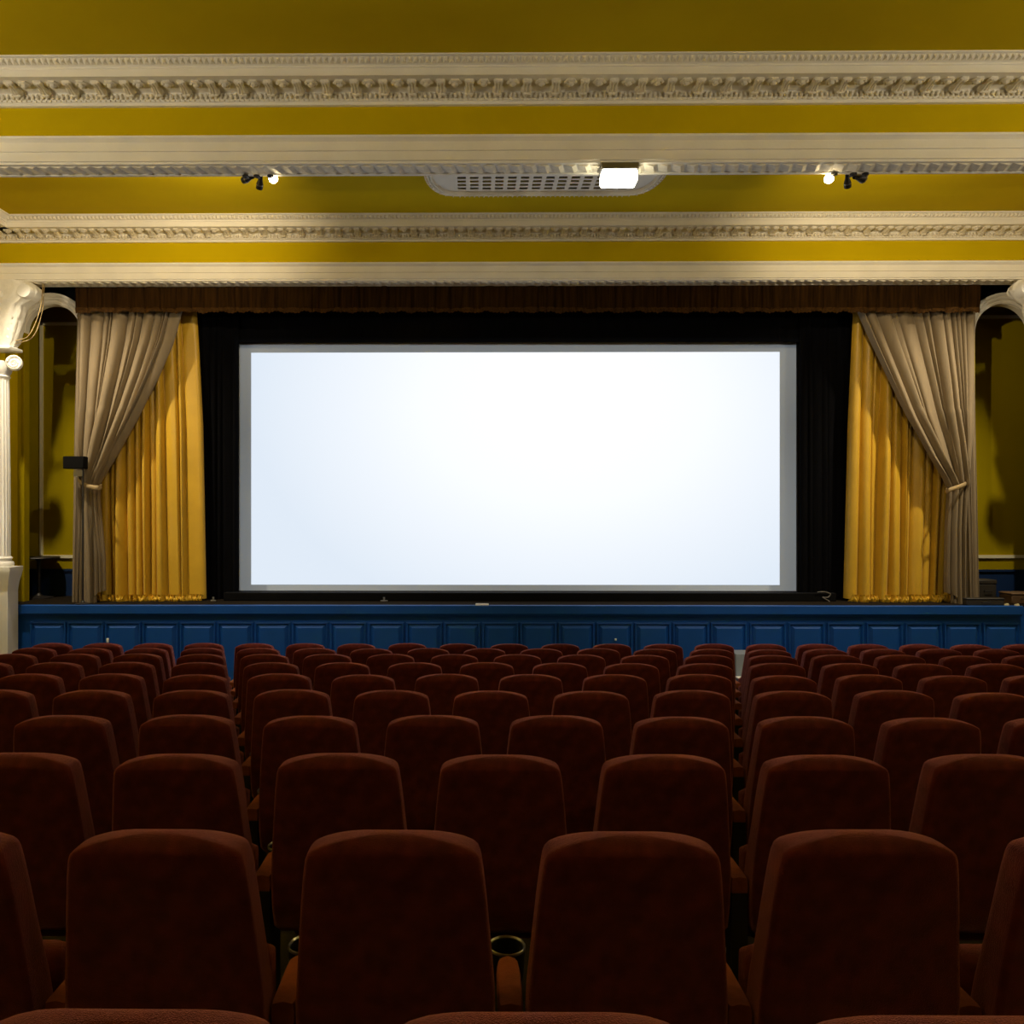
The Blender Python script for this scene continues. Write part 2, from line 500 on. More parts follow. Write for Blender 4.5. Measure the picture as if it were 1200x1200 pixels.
# right cluster
r, e = spotlight(972, 209, 7.48, W(600, 640, 1.5), 'glowing spotlight turned towards the seats beside a dark tilted one', True)
lamp('spot_beam', 'SPOT', e, SEAT_SPOT_W, WARM2, r, W(600, 640, 1.5), 0.03, 60, 0.9)
r, e = spotlight(993, 210.5, 7.50, W(1010, 640, 11.4), 'black spotlight hanging lowest between two glowing spotlights', True, True)
lamp('spot_beam', 'SPOT', e, STAGE_SPOT_W, NEUTRAL, r, W(900, 760, 10.8), 0.03, 75, 1.0)
r, e = spotlight(1007, 208, 7.50, W(1300, 260, 9.6), 'small lit spotlight pointing sideways along the yellow ceiling', True)
lamp('spot_beam', 'SPOT', e, CORNER_SPOT_W * 0.8, WARM, r, (5.5, 9.4, CEIL), 0.03, 120, 1.0)
# two stage spotlights hung from the ceiling close to the side walls, just outside the frame
for X, ax, lab in ((-5.80, 170, 'black stage spotlight hung beside the left wall before the stage'), (6.90, 1060, 'black stage spotlight hung beside the right wall before the stage')):
    aim = W(ax, 660, 11.1)
    root = empty('stage_spotlight', (X, 9.48, CEIL))
    tag(root, lab, 'spotlight', 'stage spotlights hung by the side walls')
    c = Vector((0, 0, -0.18))
    d = (aim - (root.location + c)).normalized()
    MB().box((-0.05, -0.05, -0.02), (0.05, 0.05, 0.0)).build('mount', SEAT_FRAME, root, 20, bevel=0.005)
    MB().tube([(0, 0, -0.01), (0, 0, -0.09), tuple(c - d * 0.05)], 0.012, 8).build('bracket', SEAT_FRAME, root)
    q = d.to_track_quat('Z', 'Y').to_matrix()
    for nm, prof, m in (('head', [(0.02, -0.11), (0.05, -0.10), (0.055, 0.04), (0.065, 0.08), (0.058, 0.08), (0.05, 0.05), (0.005, 0.05)], SEAT_FRAME),
                        ('lens', [(0.004, 0.051), (0.05, 0.051), (0.03, 0.06), (0.004, 0.063)], SPOT_ON)):
        b = MB().lathe(prof, n=18)
        b.v = [tuple(c + q @ Vector(v)) for v in b.v]
        b.build(nm, m, root, 35)
    lamp('spot_beam', 'SPOT', root.location + c + d * 0.12, CURTAIN_SPOT_W, WARM2, root, aim, 0.05, 88, 1.0)

# ------------------------------------------------------------------ unseen wall uplighters added as room fill (outside the frame)
for side in (-1, 1):
    xw = XL if side < 0 else XR
    for D in (-1.5, 3.2):
        s = empty('fill_sconce', (xw, D, CZ + 1.6))
        tag(s, 'unseen cream half bowl uplighter added for fill on the %s side wall' % ('left' if side < 0 else 'right'), 'wall lamp', 'added fill uplighters')
        b = MB().lathe([(0.02, -0.20), (0.10, -0.17), (0.17, -0.08), (0.20, 0.02), (0.19, 0.02), (0.155, -0.07), (0.09, -0.155), (0.01, -0.18)],
                       (0, 0, 0), 16, 'z', None, math.pi / 2, 3 * math.pi / 2)
        if side < 0:
            b.v = [(-v[0], v[1], v[2]) for v in b.v]
        b.build('bowl', CREAM, s)
        MB().lathe([(0.02, -0.12), (0.03, -0.08), (0.028, -0.03), (0.005, -0.02)], (-side * 0.09, 0, 0), 10).build('bulb', LAMP_ON, s)
        lamp('fill_sconce_bulb', 'POINT', (xw - side * 0.10, D, CZ + 1.6 + 0.03), FILL_SCONCE_W, (1.0, 0.90, 0.72), s, size=0.05)

# globe wall lamp beside the left column (outside the frame)
s = empty('globe_wall_lamp', (XL, 9.95, CZ - 0.30))
tag(s, 'white glass globe lamp on the left side wall beside the white column', 'wall lamp')
MB().lathe([(0.05, 0.0), (0.05, 0.015), (0.02, 0.025)], n=16, axis='x').build('wall_plate', METAL, s)
MB().tube([(0.01, 0, 0), (0.09, 0, -0.01), (0.12, 0, 0.02)], 0.009, 8).build('arm', METAL, s)
MB().lathe([(0.02, 0.02), (0.05, 0.035), (0.065, 0.08), (0.05, 0.125), (0.01, 0.14)], (0.12, 0, 0), 16).build('globe', LAMP_ON, s, 60)
lamp('globe_bulb', 'POINT', (XL + 0.12, 9.95, CZ - 0.22), GLOBE_W, (1.0, 0.92, 0.80), s, size=0.075)

# ------------------------------------------------------------------ stage
st = empty('stage', (0, D_SF, 0))
tag(st, 'blue panelled stage front below the screen and curtains', 'stage', kind='structure')
MB().box((XL - 1.4, 0.02, 0), (XR + 1.4, D_END - D_SF, Z_ST - 0.02)).build('stage_base', BLUE, st, 0)
MB().box((XL - 1.4, 0.03, Z_ST - 0.02), (XR + 1.4, D_END - D_SF, Z_ST)).build('stage_floor', STAGE_FLOOR, st, 0)
xe0, xe1 = W(20, 715, D_SF).x, W(1196, 715, D_SF).x
zc = W(600, 721.5, D_SF).z
b = MB().prism([(0.03, Z_ST + 0.003), (-0.045, Z_ST + 0.003), (-0.052, Z_ST - 0.004), (-0.052, zc + 0.03), (-0.035, zc + 0.02), (-0.03, zc), (0.03, zc)], xe0 - 0.4, xe1)
b.build('nosing', BLUE, st, 30)
zt, zb = W(600, 729.5, D_SF).z, 0.16
MB().box((xe0 - 0.4, -0.012, 0), (xe1, 0.03, 0.12)).build('plinth', BLUE, st, 0)
knots = [(0, 100), (6, 363.3), (17, 854), (23, 1128)]
def panel_px(k):
    for (a, xa), (c, xc) in zip(knots, knots[1:]):
        if k <= c or c == 23:
            return xa + (xc - xa) * (k - a) / (c - a)
PW = 0.475
pm = MB()
hwp = PW / 2
zmid = (zt + zb) / 2
def rect(hx, hz, y): return [(-hx, y, -hz), (hx, y, -hz), (hx, y, hz), (-hx, y, hz)]
hh = (zt - zb) / 2
# bolection rim, sunk field, chamfered raised centre
pm.loft([rect(hwp, hh, 0.022), rect(hwp, hh, -0.006), rect(hwp - 0.018, hh - 0.018, -0.012), rect(hwp - 0.028, hh - 0.028, 0.012),
         rect(hwp - 0.036, hh - 0.036, 0.012), rect(hwp - 0.075, hh - 0.075, -0.016)])
PANEL_ME = pm.mesh('panel', BLUE, 20)
for k in range(-1, 25):
    x = W(panel_px(k), 745, D_SF).x
    inst('panel', PANEL_ME, st, (x, 0, zmid))

# ------------------------------------------------------------------ piers, niches with arches either side of the stage
def pier(xa, xb, name, label):
    tag(MB().box((xa, D2 + 0.02, 0), (xb, 10.95, CZ + 3.2)).build(name, YELLOW, None, 0), label, 'wall', kind='structure')
D_ARCH, D_NB = 11.34, 12.10
xpl = W(6, 500, 10.84).x
pier(XL - 1.0, xpl, 'wall_pier_left', 'narrow yellow pier behind the white column')
xpr = W(1226, 500, 10.84).x
pier(xpr, XR + 1.0, 'wall_pier_right', 'narrow yellow pier past the right arch')

def niche(side, cpx, label):
    nm = 'left' if side < 0 else 'right'
    c = W(cpx, 390, D_ARCH)
    s = D_ARCH / F
    ro, ri = 45.5 * s, 34 * s
    outer_w = 0.75
    # dark wall with an arched opening
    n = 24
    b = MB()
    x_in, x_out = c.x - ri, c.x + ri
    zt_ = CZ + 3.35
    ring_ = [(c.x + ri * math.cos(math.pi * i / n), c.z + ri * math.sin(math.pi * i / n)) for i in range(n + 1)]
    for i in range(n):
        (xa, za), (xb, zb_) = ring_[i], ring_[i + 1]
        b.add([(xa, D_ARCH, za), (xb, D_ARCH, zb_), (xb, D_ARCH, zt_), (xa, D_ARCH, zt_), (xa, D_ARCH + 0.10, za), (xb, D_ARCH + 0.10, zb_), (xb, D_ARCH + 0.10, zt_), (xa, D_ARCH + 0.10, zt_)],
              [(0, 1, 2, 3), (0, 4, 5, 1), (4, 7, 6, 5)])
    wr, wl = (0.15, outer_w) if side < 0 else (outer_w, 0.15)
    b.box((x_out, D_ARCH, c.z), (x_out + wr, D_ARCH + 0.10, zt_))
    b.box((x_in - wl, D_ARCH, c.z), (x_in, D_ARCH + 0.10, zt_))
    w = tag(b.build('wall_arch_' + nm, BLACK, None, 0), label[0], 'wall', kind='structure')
    # soffit lining and archivolt mouldings
    b = MB()
    b.loft([[(c.x + r * math.cos(t), y, c.z + r * math.sin(t)) for r, y in ((ri + 0.002, D_ARCH - 0.01), (ri - 0.012, D_ARCH), (ri - 0.012, D_ARCH + 0.11), (ri + 0.004, D_ARCH + 0.11))]
            for t in [math.pi * i / n for i in range(n + 1)]], True, True)
    b.build('arch_soffit', CREAM, w, 50)
    for (r0, r1, y0) in ((ri - 0.005, ri + 0.045, -0.03), (ri + 0.045, ri + 0.09, -0.055), (ri + 0.09, ro, -0.075)):
        b = MB()
        b.loft([[(c.x + r * math.cos(t), D_ARCH + y, c.z + r * math.sin(t)) for r, y in ((r0, 0.01), (r0, y0), ((r0 + r1) / 2, y0 - 0.012), (r1, y0), (r1, 0.01))]
                for t in [math.pi * i / n for i in range(n + 1)]], True, True)
        b.build('archivolt', CREAM, w, 50)
    for xa_, xb_ in ((x_out, x_out + wr), (x_in - wl, x_in)):
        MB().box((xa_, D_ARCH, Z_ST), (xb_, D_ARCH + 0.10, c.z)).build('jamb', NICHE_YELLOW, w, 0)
    for sx in (-1, 1):
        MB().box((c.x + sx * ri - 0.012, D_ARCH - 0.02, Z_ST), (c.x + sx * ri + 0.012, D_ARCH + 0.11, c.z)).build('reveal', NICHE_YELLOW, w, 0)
    # back wall of the niche: yellow above a dark blue dado, with panel mouldings
    xa, xb = (XL - 1.4, W(260, 500, D_NB).x) if side < 0 else (W(960, 500, D_NB).x, XR + 1.4)
    zd = W(600, 667, D_NB).z
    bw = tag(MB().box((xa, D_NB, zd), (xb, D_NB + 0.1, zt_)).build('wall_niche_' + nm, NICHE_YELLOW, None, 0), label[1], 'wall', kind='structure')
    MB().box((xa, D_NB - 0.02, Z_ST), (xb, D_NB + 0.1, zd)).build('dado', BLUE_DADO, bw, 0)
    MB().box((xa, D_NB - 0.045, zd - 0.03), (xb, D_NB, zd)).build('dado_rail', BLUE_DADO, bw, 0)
    def frame(px0, px1, py0, py1):
        a_, b_ = W(px0, py0, D_NB), W(px1, py1, D_NB)
        t = 0.045
        f = MB()
        for (q0, q1) in (((a_.x, a_.z), (b_.x, a_.z - t)), ((a_.x, b_.z + t), (b_.x, b_.z)), ((a_.x, a_.z), (a_.x + t, b_.z)), ((b_.x - t, a_.z), (b_.x, b_.z))):
            f.box((q0[0], D_NB - 0.03, q0[1]), (q1[0], D_NB, q1[1]))
        f.build('panel_moulding', CREAM_TRIM, bw, 0)
    if side < 0:
        frame(47.5, 150, 378, 654)
        frame(-60, 28, 378, 656)
    else:
        frame(1080, 1300, 370, 654)
CREAM_TRIM = mat('pale_yellow_trim', (0.74, 0.68, 0.46), 0.55)
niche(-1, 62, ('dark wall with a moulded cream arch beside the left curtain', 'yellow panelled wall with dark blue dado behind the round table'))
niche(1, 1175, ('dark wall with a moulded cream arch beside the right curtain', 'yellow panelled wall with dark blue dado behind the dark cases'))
# dark returns closing the stage house
for xs, nm in ((XL - 1.5, 'left'), (XR + 1.4, 'right')):
    tag(MB().box((xs, 11.0, 0), (xs + 0.1, D_END, CEIL)).build('wall_wing_' + nm, BLACK, None, 0), 'black side wall of the %s stage wing' % nm, 'wall', kind='structure')

# ------------------------------------------------------------------ engaged columns
def column(side, cpx, label):
    Dc = 10.72
    c = W(cpx, 600, Dc)
    root = empty('engaged_column', (c.x, Dc, 0))
    tag(root, label, 'column', 'white columns framing the stage')
    zz = lambda py: W(600, py, Dc).z
    m = -side          # +1: stage lies towards +x
    ztop, zcap = zz(664), zz(692)
    hwid = 0.185
    # pedestal with a splayed cap
    MB().box((-hwid, -0.13, 0), (hwid, 0.12, zcap + 0.02)).build('pedestal', WHITE, root, 30, bevel=0.006)
    MB().box((-hwid - 0.03, -0.16, 0), (hwid + 0.03, 0.12, 0.16)).build('pedestal_base', WHITE, root, 30, bevel=0.01)
    prof = [(0.0, zcap), (0.006, zcap + 0.05), (0.02, zcap + 0.12), (0.045, zcap + 0.2), (0.065, ztop - 0.05), (0.065, ztop)]
    b = MB()
    b.loft([[(-hwid - p_, -0.13 - p_, h), (hwid + p_, -0.13 - p_, h), (hwid + p_, 0.12, h), (-hwid - p_, 0.12, h)] for p_, h in prof])
    b.build('pedestal_cap', WHITE, root, 20)
    # base rings and fluted shaft
    MB().lathe([(0.17, ztop), (0.18, ztop + 0.03), (0.17, ztop + 0.06), (0.15, ztop + 0.07), (0.145, ztop + 0.09), (0.16, ztop + 0.11), (0.14, ztop + 0.13)], n=28).build('base', WHITE, root, 50)
    zs = zz(441)
    fl_ = lambda t: 1.0 - 0.075 * abs(math.sin(10 * t)) ** 0.7
    MB().lathe([(0.135, ztop + 0.12), (0.137, ztop + 0.6), (0.132, (ztop + zs) / 2), (0.118, zs)], n=160, mod=fl_).build('shaft', WHITE, root, 60)
    # ionic capital
    cap = empty('capital', (0, 0, 0)); cap.parent = root
    zv = zz(426)
    MB().lathe([(0.12, zs - 0.02), (0.135, zs), (0.12, zs + 0.02), (0.14, zs + 0.06), (0.16, zs + 0.12), (0.15, zs + 0.2)], n=28, mod=lambda t: 1 + 0.03 * math.cos(14 * t)).build('neck', WHITE, cap, 50)
    MB().box((-0.25, -0.20, zz(411)), (0.25, 0.12, zz(407))).build('abacus', WHITE, cap, 30, bevel=0.012)
    def volute(x, y, r, rz):
        b_ = MB()
        b_.lathe([(0.01, 0.045), (r, 0.045), (r, -0.03), (r * 0.86, -0.045), (r * 0.8, -0.03), (0.01, -0.03)], n=24, axis='y')
        pts = []
        for i in range(44):
            t = i * 0.36
            rr = r * 0.90 * math.exp(-0.13 * t)
            pts.append((rr * math.cos(t + 1.2), -0.034, rr * math.sin(t + 1.2)))
        b_.tube(pts, [0.015 * max(0.35, 1 - i / 60) for i in range(44)], 6)
        o = b_.build('volute', WHITE, cap, 40)
        o.location = (x, y, zv)
        o.rotation_euler = (0, 0, rz)
    for sx in (-1, 1):
        volute(sx * 0.255, -0.10, 0.098, sx * 0.35)
    volute(0.0, -0.19, 0.07, 0.0)
    # carved console above the capital, its scroll turned towards the stage
    b = MB()
    rows = [(409, 0.03, 0.14, 0.10), (400, 0.04, 0.195, 0.13), (388, 0.045, 0.222, 0.15), (375, 0.05, 0.25, 0.16), (365, 0.055, 0.27, 0.165), (358, 0.06, 0.275, 0.17),
            (354, 0.10, 0.31, 0.18), (348, 0.15, 0.33, 0.185), (342, 0.18, 0.345, 0.19), (336, 0.165, 0.335, 0.19), (330, 0.13, 0.30, 0.185)]
    secs = []
    for py, off, hw_, dep in rows:
        z_ = zz(py)
        sec = []
        for i in range(48):
            t = 2 * math.pi * i / 48
            wob = 1 + 0.05 * math.cos(11 * t + py * 0.10) + 0.03 * math.sin(17 * t - py * 0.2)
            x_ = off * m + hw_ * wob * math.copysign(abs(math.cos(t)) ** 0.7, math.cos(t))
            y_ = 0.02 + dep * wob * math.copysign(abs(math.sin(t)) ** 0.7, math.sin(t))
            sec.append((x_, min(y_, 0.12), z_))
        secs.append(sec)
    cons = b.loft(secs).build('console', CARVED, root, 50)
    # leaf carved on the console: overlapping lobes and a side scroll
    leaf = MB()
    for i in range(7):
        for j in range(-1, 2):
            z_ = zz(404 - i * 8.5)
            wv = 0.05 + 0.006 * i
            x_ = 0.03 * m + j * (0.09 + 0.010 * i) + m * (0.010 * max(0, i - 4) ** 2)
            y_ = -0.12 - 0.010 * i + 0.03 * abs(j)
            ang = j * 0.35
            leaf.loft([[(x_ + ang * s_ * 0.12 + wv * k_ * math.sqrt(max(0.02, 1 - (s_ * 2 - 1) ** 2)), y_ + 0.035 - 0.05 * s_ * (1 - k_ * k_ * 0.6), z_ + 0.11 * s_)
                        for k_ in (-1, -0.5, 0, 0.5, 1)] for s_ in (0, 0.25, 0.5, 0.75, 1.0)], False, False)
    md = leaf.build('carved_leaf', CARVED, cons, 60).modifiers.new('thick', 'SOLIDIFY')
    md.thickness = 0.012
    sc = MB().lathe([(0.02, -0.17), (0.085, -0.17), (0.095, -0.15), (0.095, 0.08), (0.02, 0.10)], n=20, axis='y')
    o = sc.build('scroll', WHITE, cons, 40)
    o.location = (m * 0.415, 0.0, zz(343))
    return root
column(-1, -1, 'white fluted column with carved console on a square pedestal left of the stage')
column(1, 1233, 'white fluted column with carved console on a square pedestal right of the stage')

# two thin cables hanging from the beam beside the console
def smooth_path(pts, n=8):
    out = []
    P = [Vector(p) for p in pts]
    for i in range(len(P) - 1):
        p0, p1, p2, p3 = P[max(i - 1, 0)], P[i], P[i + 1], P[min(i + 2, len(P) - 1)]
        for k in range(n):
            t = k / n
            out.append(0.5 * ((2 * p1) + (p2 - p0) * t + (2 * p0 - 5 * p1 + 4 * p2 - p3) * t * t + (3 * p1 - p0 - 3 * p2 + p3) * t ** 3))
    out.append(P[-1])
    return out
Dk = 10.66
for k, pts in enumerate((((50, 331, 10.85), (49.5, 345, 10.8), (47, 362, Dk), (41, 380, Dk), (33, 394, Dk), (25.5, 397.5, Dk), (18, 399, Dk)),
                         ((52.2, 331, 10.90), (51, 347, 10.84), (49.5, 364, Dk + 0.04), (43.5, 386, Dk + 0.04), (36.5, 396.5, Dk + 0.04), (27, 400.5, Dk + 0.04), (18, 402.5, Dk + 0.03)))):
    o = MB().tube(smooth_path([W(*q) for q in pts]), 0.006, 6).build('hanging_cable', CABLE, None, 60)
    tag(o, 'thin tan cable looping from the beam to the carved console', 'cable', 'cables by the left column')

# ------------------------------------------------------------------ curtains
def pleat_field(n_pleats, seed):
    r_ = random.Random(seed)
    ws = [r_.uniform(0.5, 1.5) for _ in range(n_pleats)]
    tot = sum(ws)
    edges, acc = [0.0], 0.0
    for w_ in ws:
        acc += w_ / tot
        edges.append(acc)
    amps = [r_.uniform(0.45, 1.0) for _ in range(n_pleats)]
    ph = [r_.uniform(0, 6.28) for _ in range(n_pleats)]
    skew = [r_.uniform(0.32, 0.68) for _ in range(n_pleats)]
    def f(u, v):
        u = min(max(u, 0.0), 0.99999)
        i = 0
        while edges[i + 1] < u:
            i += 1
        t = (u - edges[i]) / (edges[i + 1] - edges[i])
        s_ = skew[i] + 0.07 * math.sin(3 * v + ph[i])
        t = 0.5 * t / s_ if t < s_ else 0.5 + 0.5 * (t - s_) / (1 - s_)
        a_ = amps[i] * (0.85 + 0.15 * math.sin(4 * v + ph[i]))
        return -a_ * math.sin(math.pi * t) ** 0.5 + 0.10 * math.sin(37 * u + 2 * v + seed)
    return f

def cloth(name, m, parent, D, left, right, bottom, top_py, n_pleats, seed, amp, cols=260, rows=44, v0=0.0, v1=1.0, ampf=None, dshift=0.0, nosolid=False):
    """sheet hung at depth D between two edge curves given in photo pixels as functions of height"""
    f = pleat_field(n_pleats, seed)
    secs = []
    for j in range(rows + 1):
        v = v0 + (v1 - v0) * j / rows
        row = []
        for i in range(cols + 1):
            u = i / cols
            py = top_py + (bottom(u) - top_py) * v
            px = left(py) + (right(py) - left(py)) * u
            a_ = amp * (ampf(py) if ampf else 1)
            dd = f(u, v) * a_ + dshift
            p_ = W(px, py, D)
            # small sideways sway of the fold
            row.append((p_.x + 0.25 * a_ * math.sin(23 * u + seed), p_.y + dd, p_.z))
        secs.append(row)
    b_ = MB().loft(secs, False, False)
    return b_.build(name, m, parent, 180)

def interp(tab):
    def f(y):
        if y <= tab[0][0]: return tab[0][1]
        for (a_, xa), (b_, xb) in zip(tab, tab[1:]):
            if y <= b_:
                t = (y - a_) / (b_ - a_)
                t = t
                return xa + (xb - xa) * t
        return tab[-1][1]
    return f

TOP = 352.0
MX = 616.0 * 2
# gold satin curtains with a ruffled hem
def gold(side, lab, seed):
    Dg = 11.53
    rt = empty('gold_curtain', (0, 0, 0))
    tag(rt, lab, 'curtain', 'gold satin curtains')
    if side < 0:
        l_, r_ = interp([(TOP, 96), (706, 100)]), interp([(TOP, 228), (400, 231), (500, 236), (706, 239.5)])
    else:
        l_, r_ = interp([(TOP, 1002), (400, 1000), (500, 996), (706, 992.5)]), interp([(TOP, 1136), (706, 1118)])
    cloth('drape', GOLD, rt, Dg, l_, r_, lambda u: 701.0, TOP, 13, seed, 0.20, 520, 40, ampf=lambda py: 0.55 + 0.45 * (py - TOP) / 350)
    # ruffle
    f = pleat_field(13, seed)
    rr = random.Random(seed)
    secs = []
    cols = 520
    for j in range(9):
        v = j / 8
        row = []
        for i in range(cols + 1):
            u = i / cols
            py = 695.5 + 11.2 * v + 0.8 * math.sin(60 * u + seed) * v
            px = l_(py) + (r_(py) - l_(py)) * u
            p_ = W(px, py, Dg)
            g_ = 0.014 * math.sin(2 * math.pi * u * 62 + 2.0 * math.sin(9 * u)) * (0.35 + 0.9 * abs(math.sin(math.pi * (v * 1.5 + 0.2)))) + 0.012 * math.sin(2 * math.pi * v * 1.5)
            row.append((p_.x + 0.010 * math.sin(140 * u + 5 * v), p_.y + f(u, 1) * 0.20 - 0.055 + g_, p_.z))
        secs.append(row)
    MB().loft(secs, False, False).build('ruffled_hem', GOLD_TRIM, rt, 180)
    # pleated return folded behind the drape so that the cloth has a back
    return rt
gold(-1, 'gold satin curtain with ruffled hem left of the screen', 3)
gold(1, 'gold satin curtain with ruffled hem right of the screen', 11)

# taupe tied-back drapes
def taupe(side, lab, seed):
    rt = empty('tied_drape', (0, 0, 0))
    tag(rt, lab, 'curtain', 'taupe tied drapes')
    mir = (lambda x: x) if side < 0 else (lambda x: MX - x)
    if side < 0:
        out_ = [(TOP, 91), (450, 91), (520, 93), (555, 96), (569, 99.5), (585, 98), (620, 97), (708, 97)]
        inn_ = [(TOP, 218), (366, 213), (400, 204), (440, 187), (490, 162), (535, 137), (560, 121.5), (570, 117), (585, 117.5), (610, 120), (650, 124), (708, 125)]
    else:
        out_ = [(TOP, 1141), (450, 1140), (520, 1137), (555, 1133.5), (569, 1132), (585, 1130), (620, 1129), (708, 1130)]
        inn_ = [(TOP, 998), (366, 1003), (400, 1018), (440, 1037), (490, 1061), (535, 1088), (560, 1105), (572, 1110.5), (585, 1110), (620, 1108), (680, 1107), (708, 1108)]
    lo, ro = (interp(out_), interp(inn_)) if side < 0 else (interp(inn_), interp(out_))
    if side < 0:
        bot = lambda u: 709.0 - (0 if u < 0.62 else min(17.0, (u - 0.62) * 120)) - 1.5 * math.sin(19 * u)
    else:
        bot = lambda u: 709.5 - (0 if u > 0.4 else min(14.0, (0.4 - u) * 60)) - 1.5 * math.sin(19 * u)
    def squeeze(py):
        return 0.9 if py < 480 else (1.0 + 0.2 * math.sin((py - 480) / 90 * 1.57) if py < 570 else 1.0)
    cloth('drape', TAUPE, rt, 11.24, lo, ro, bot, TOP, 13, seed, 0.15, 520, 90, ampf=squeeze)
    # straight hanging outer leg behind the tie
    if side < 0:
        l2, r2 = interp([(TOP, 90), (500, 86.5), (708, 84.5)]), interp([(TOP, 112), (500, 103), (708, 96)])
    else:
        l2, r2 = interp([(TOP, 1122), (500, 1130), (708, 1135)]), interp([(TOP, 1142), (500, 1142.5), (708, 1147)])
    cloth('outer_leg', TAUPE, rt, 11.27, l2, r2, lambda u: 706.0, TOP, 4, seed + 5, 0.05, 90, 30)
    # tie band round the waist of the drape
    if side < 0:
        path = [(91.5, 562, 11.20), (94, 565, 11.10), (100, 568.5, 11.03), (109, 571, 11.01), (116, 571.5, 11.03), (119, 570, 11.15), (112, 567, 11.30), (98, 563, 11.30)]
    else:
        path = [(1133.5, 566, 11.20), (1131, 567.5, 11.10), (1125, 570, 11.03), (1116, 573, 11.01), (1110.5, 575, 11.03), (1108.5, 574.5, 11.15), (1116, 570, 11.30), (1130, 565, 11.30)]
    pts = smooth_path([W(*q) for q in path], 6)
    hb = 0.030
    secs = []
    for p_ in pts:
        secs.append([(p_.x, p_.y, p_.z - hb), (p_.x, p_.y - 0.012, p_.z - hb * 0.5), (p_.x, p_.y - 0.012, p_.z + hb * 0.5), (p_.x, p_.y, p_.z + hb), (p_.x, p_.y + 0.012, p_.z)])
    MB().loft(secs).build('tie_band', mat('tie_cloth', (0.33, 0.24, 0.12), 0.8, var=0.1), rt, 60)
    return rt
taupe(-1, 'taupe drape tied back beside the black speaker', 21)
taupe(1, 'taupe drape tied back beside the dark cases', 34)

# valance with bronze fringe
rt = empty('valance', (0, 0, 0))
tag(rt, 'long pleated brown velvet valance with bronze fringe across the stage top', 'valance')
vl, vr_ = interp([(320, 89), (370, 90)]), interp([(320, 1149), (370, 1147)])
cloth('pleated_cloth', VALANCE, rt, 11.06, vl, vr_, lambda u: 362.0 + 0.7 * math.sin(190 * u) + 0.5 * math.sin(411 * u), 322.0, 84, 5, 0.07, 1500, 8)
cloth('fringe', FRINGE, rt, 11.05, vl, vr_, lambda u: 366.5 + 0.8 * math.sin(190 * u) + 0.6 * math.sin(411 * u + 1) + 0.5 * math.sin(1500 * u), 361.0, 84, 5, 0.07, 1500, 3)

# black masking drapes round the screen
def black_drape(px0, px1, py0, py1, D, n, seed, lab):
    o = cloth('masking_drape', BLACK_CLOTH, None, D + 0.04, interp([(0, px0)]), interp([(0, px1)]), lambda u: py1, py0, n, seed, 0.05, 160, 6)
    tag(o, lab, 'drape', 'black masking drapes')
black_drape(205, 281, 352, 707, 11.62, 10, 51, 'black masking drape between the left gold curtain and the screen')
black_drape(936, 1030, 352, 707, 11.62, 11, 52, 'black masking drape between the right gold curtain and the screen')
black_drape(200, 1035, 340, 401.5, 11.70, 60, 53, 'black border drape above the screen')
# black riser below the screen
a = W(262, 694.5, 11.43)
r = MB().box((W(262, 694.5, 11.43).x, 11.43, Z_ST), (W(980, 694, 11.43).x, 11.56, a.z)).build('screen_riser', BLACK, None, 20, bevel=0.01)
tag(r, 'long low black riser under the cinema screen', 'riser')

# ------------------------------------------------------------------ cinema screen
D_SC = 11.95
p0, p1 = W(277, 402, D_SC), W(933, 692.5, D_SC)
q0, q1 = W(294.5, 413.5, D_SC), W(913.5, 685.5, D_SC)
sc = empty('cinema_screen', ((p0.x + p1.x) / 2, D_SC, p1.z))
tag(sc, 'wide cinema screen showing a plain white picture with grey border', 'screen')
ox, oz = sc.location.x, sc.location.z
MB().box((p0.x - ox, 0.0, p1.z - oz), (p1.x - ox, 0.03, p0.z - oz)).build('border', SCREEN_GREY, sc, 0)
pic = bpy.data.materials.new('projected_picture')
pic.use_nodes = True
nt = pic.node_tree
nt.nodes.clear()
out = nt.nodes.new('ShaderNodeOutputMaterial')
em = nt.nodes.new('ShaderNodeEmission')
tc = nt.nodes.new('ShaderNodeTexCoord')
mp = nt.nodes.new('ShaderNodeMapping')
mp.inputs['Location'].default_value = (-0.16, 0, -0.30)
mp.inputs['Scale'].default_value = (1 / 4.6, 0.0, 1 / 3.4)
ln = nt.nodes.new('ShaderNodeVectorMath'); ln.operation = 'LENGTH'
cr = nt.nodes.new('ShaderNodeValToRGB')
cr.color_ramp.elements[0].position = 0.0
cr.color_ramp.elements[0].color = (1.0, 1.0, 1.0, 1)
cr.color_ramp.elements[1].position = 1.0
cr.color_ramp.elements[1].color = (0.72, 0.80, 0.90, 1)
e_ = cr.color_ramp.elements.new(0.45)
e_.color = (0.93, 0.96, 1.0, 1)
nt.links.new(tc.outputs['Object'], mp.inputs['Vector'])
nt.links.new(mp.outputs['Vector'], ln.inputs[0])
nt.links.new(ln.outputs['Value'], cr.inputs['Fac'])
nt.links.new(cr.outputs['Color'], em.inputs['Color'])
em.inputs['Strength'].default_value = PICTURE * 1.08
nt.links.new(em.outputs[0], out.inputs[0])
hwx, hhz = (q1.x - q0.x) / 2, (q0.z - q1.z) / 2
b = MB().box((-hwx, -0.004, -hhz), (hwx, 0.0, hhz)).build('picture', pic, sc, 0)
b.location = ((q0.x + q1.x) / 2 - ox, 0, (q0.z + q1.z) / 2 - oz)
f = MB()
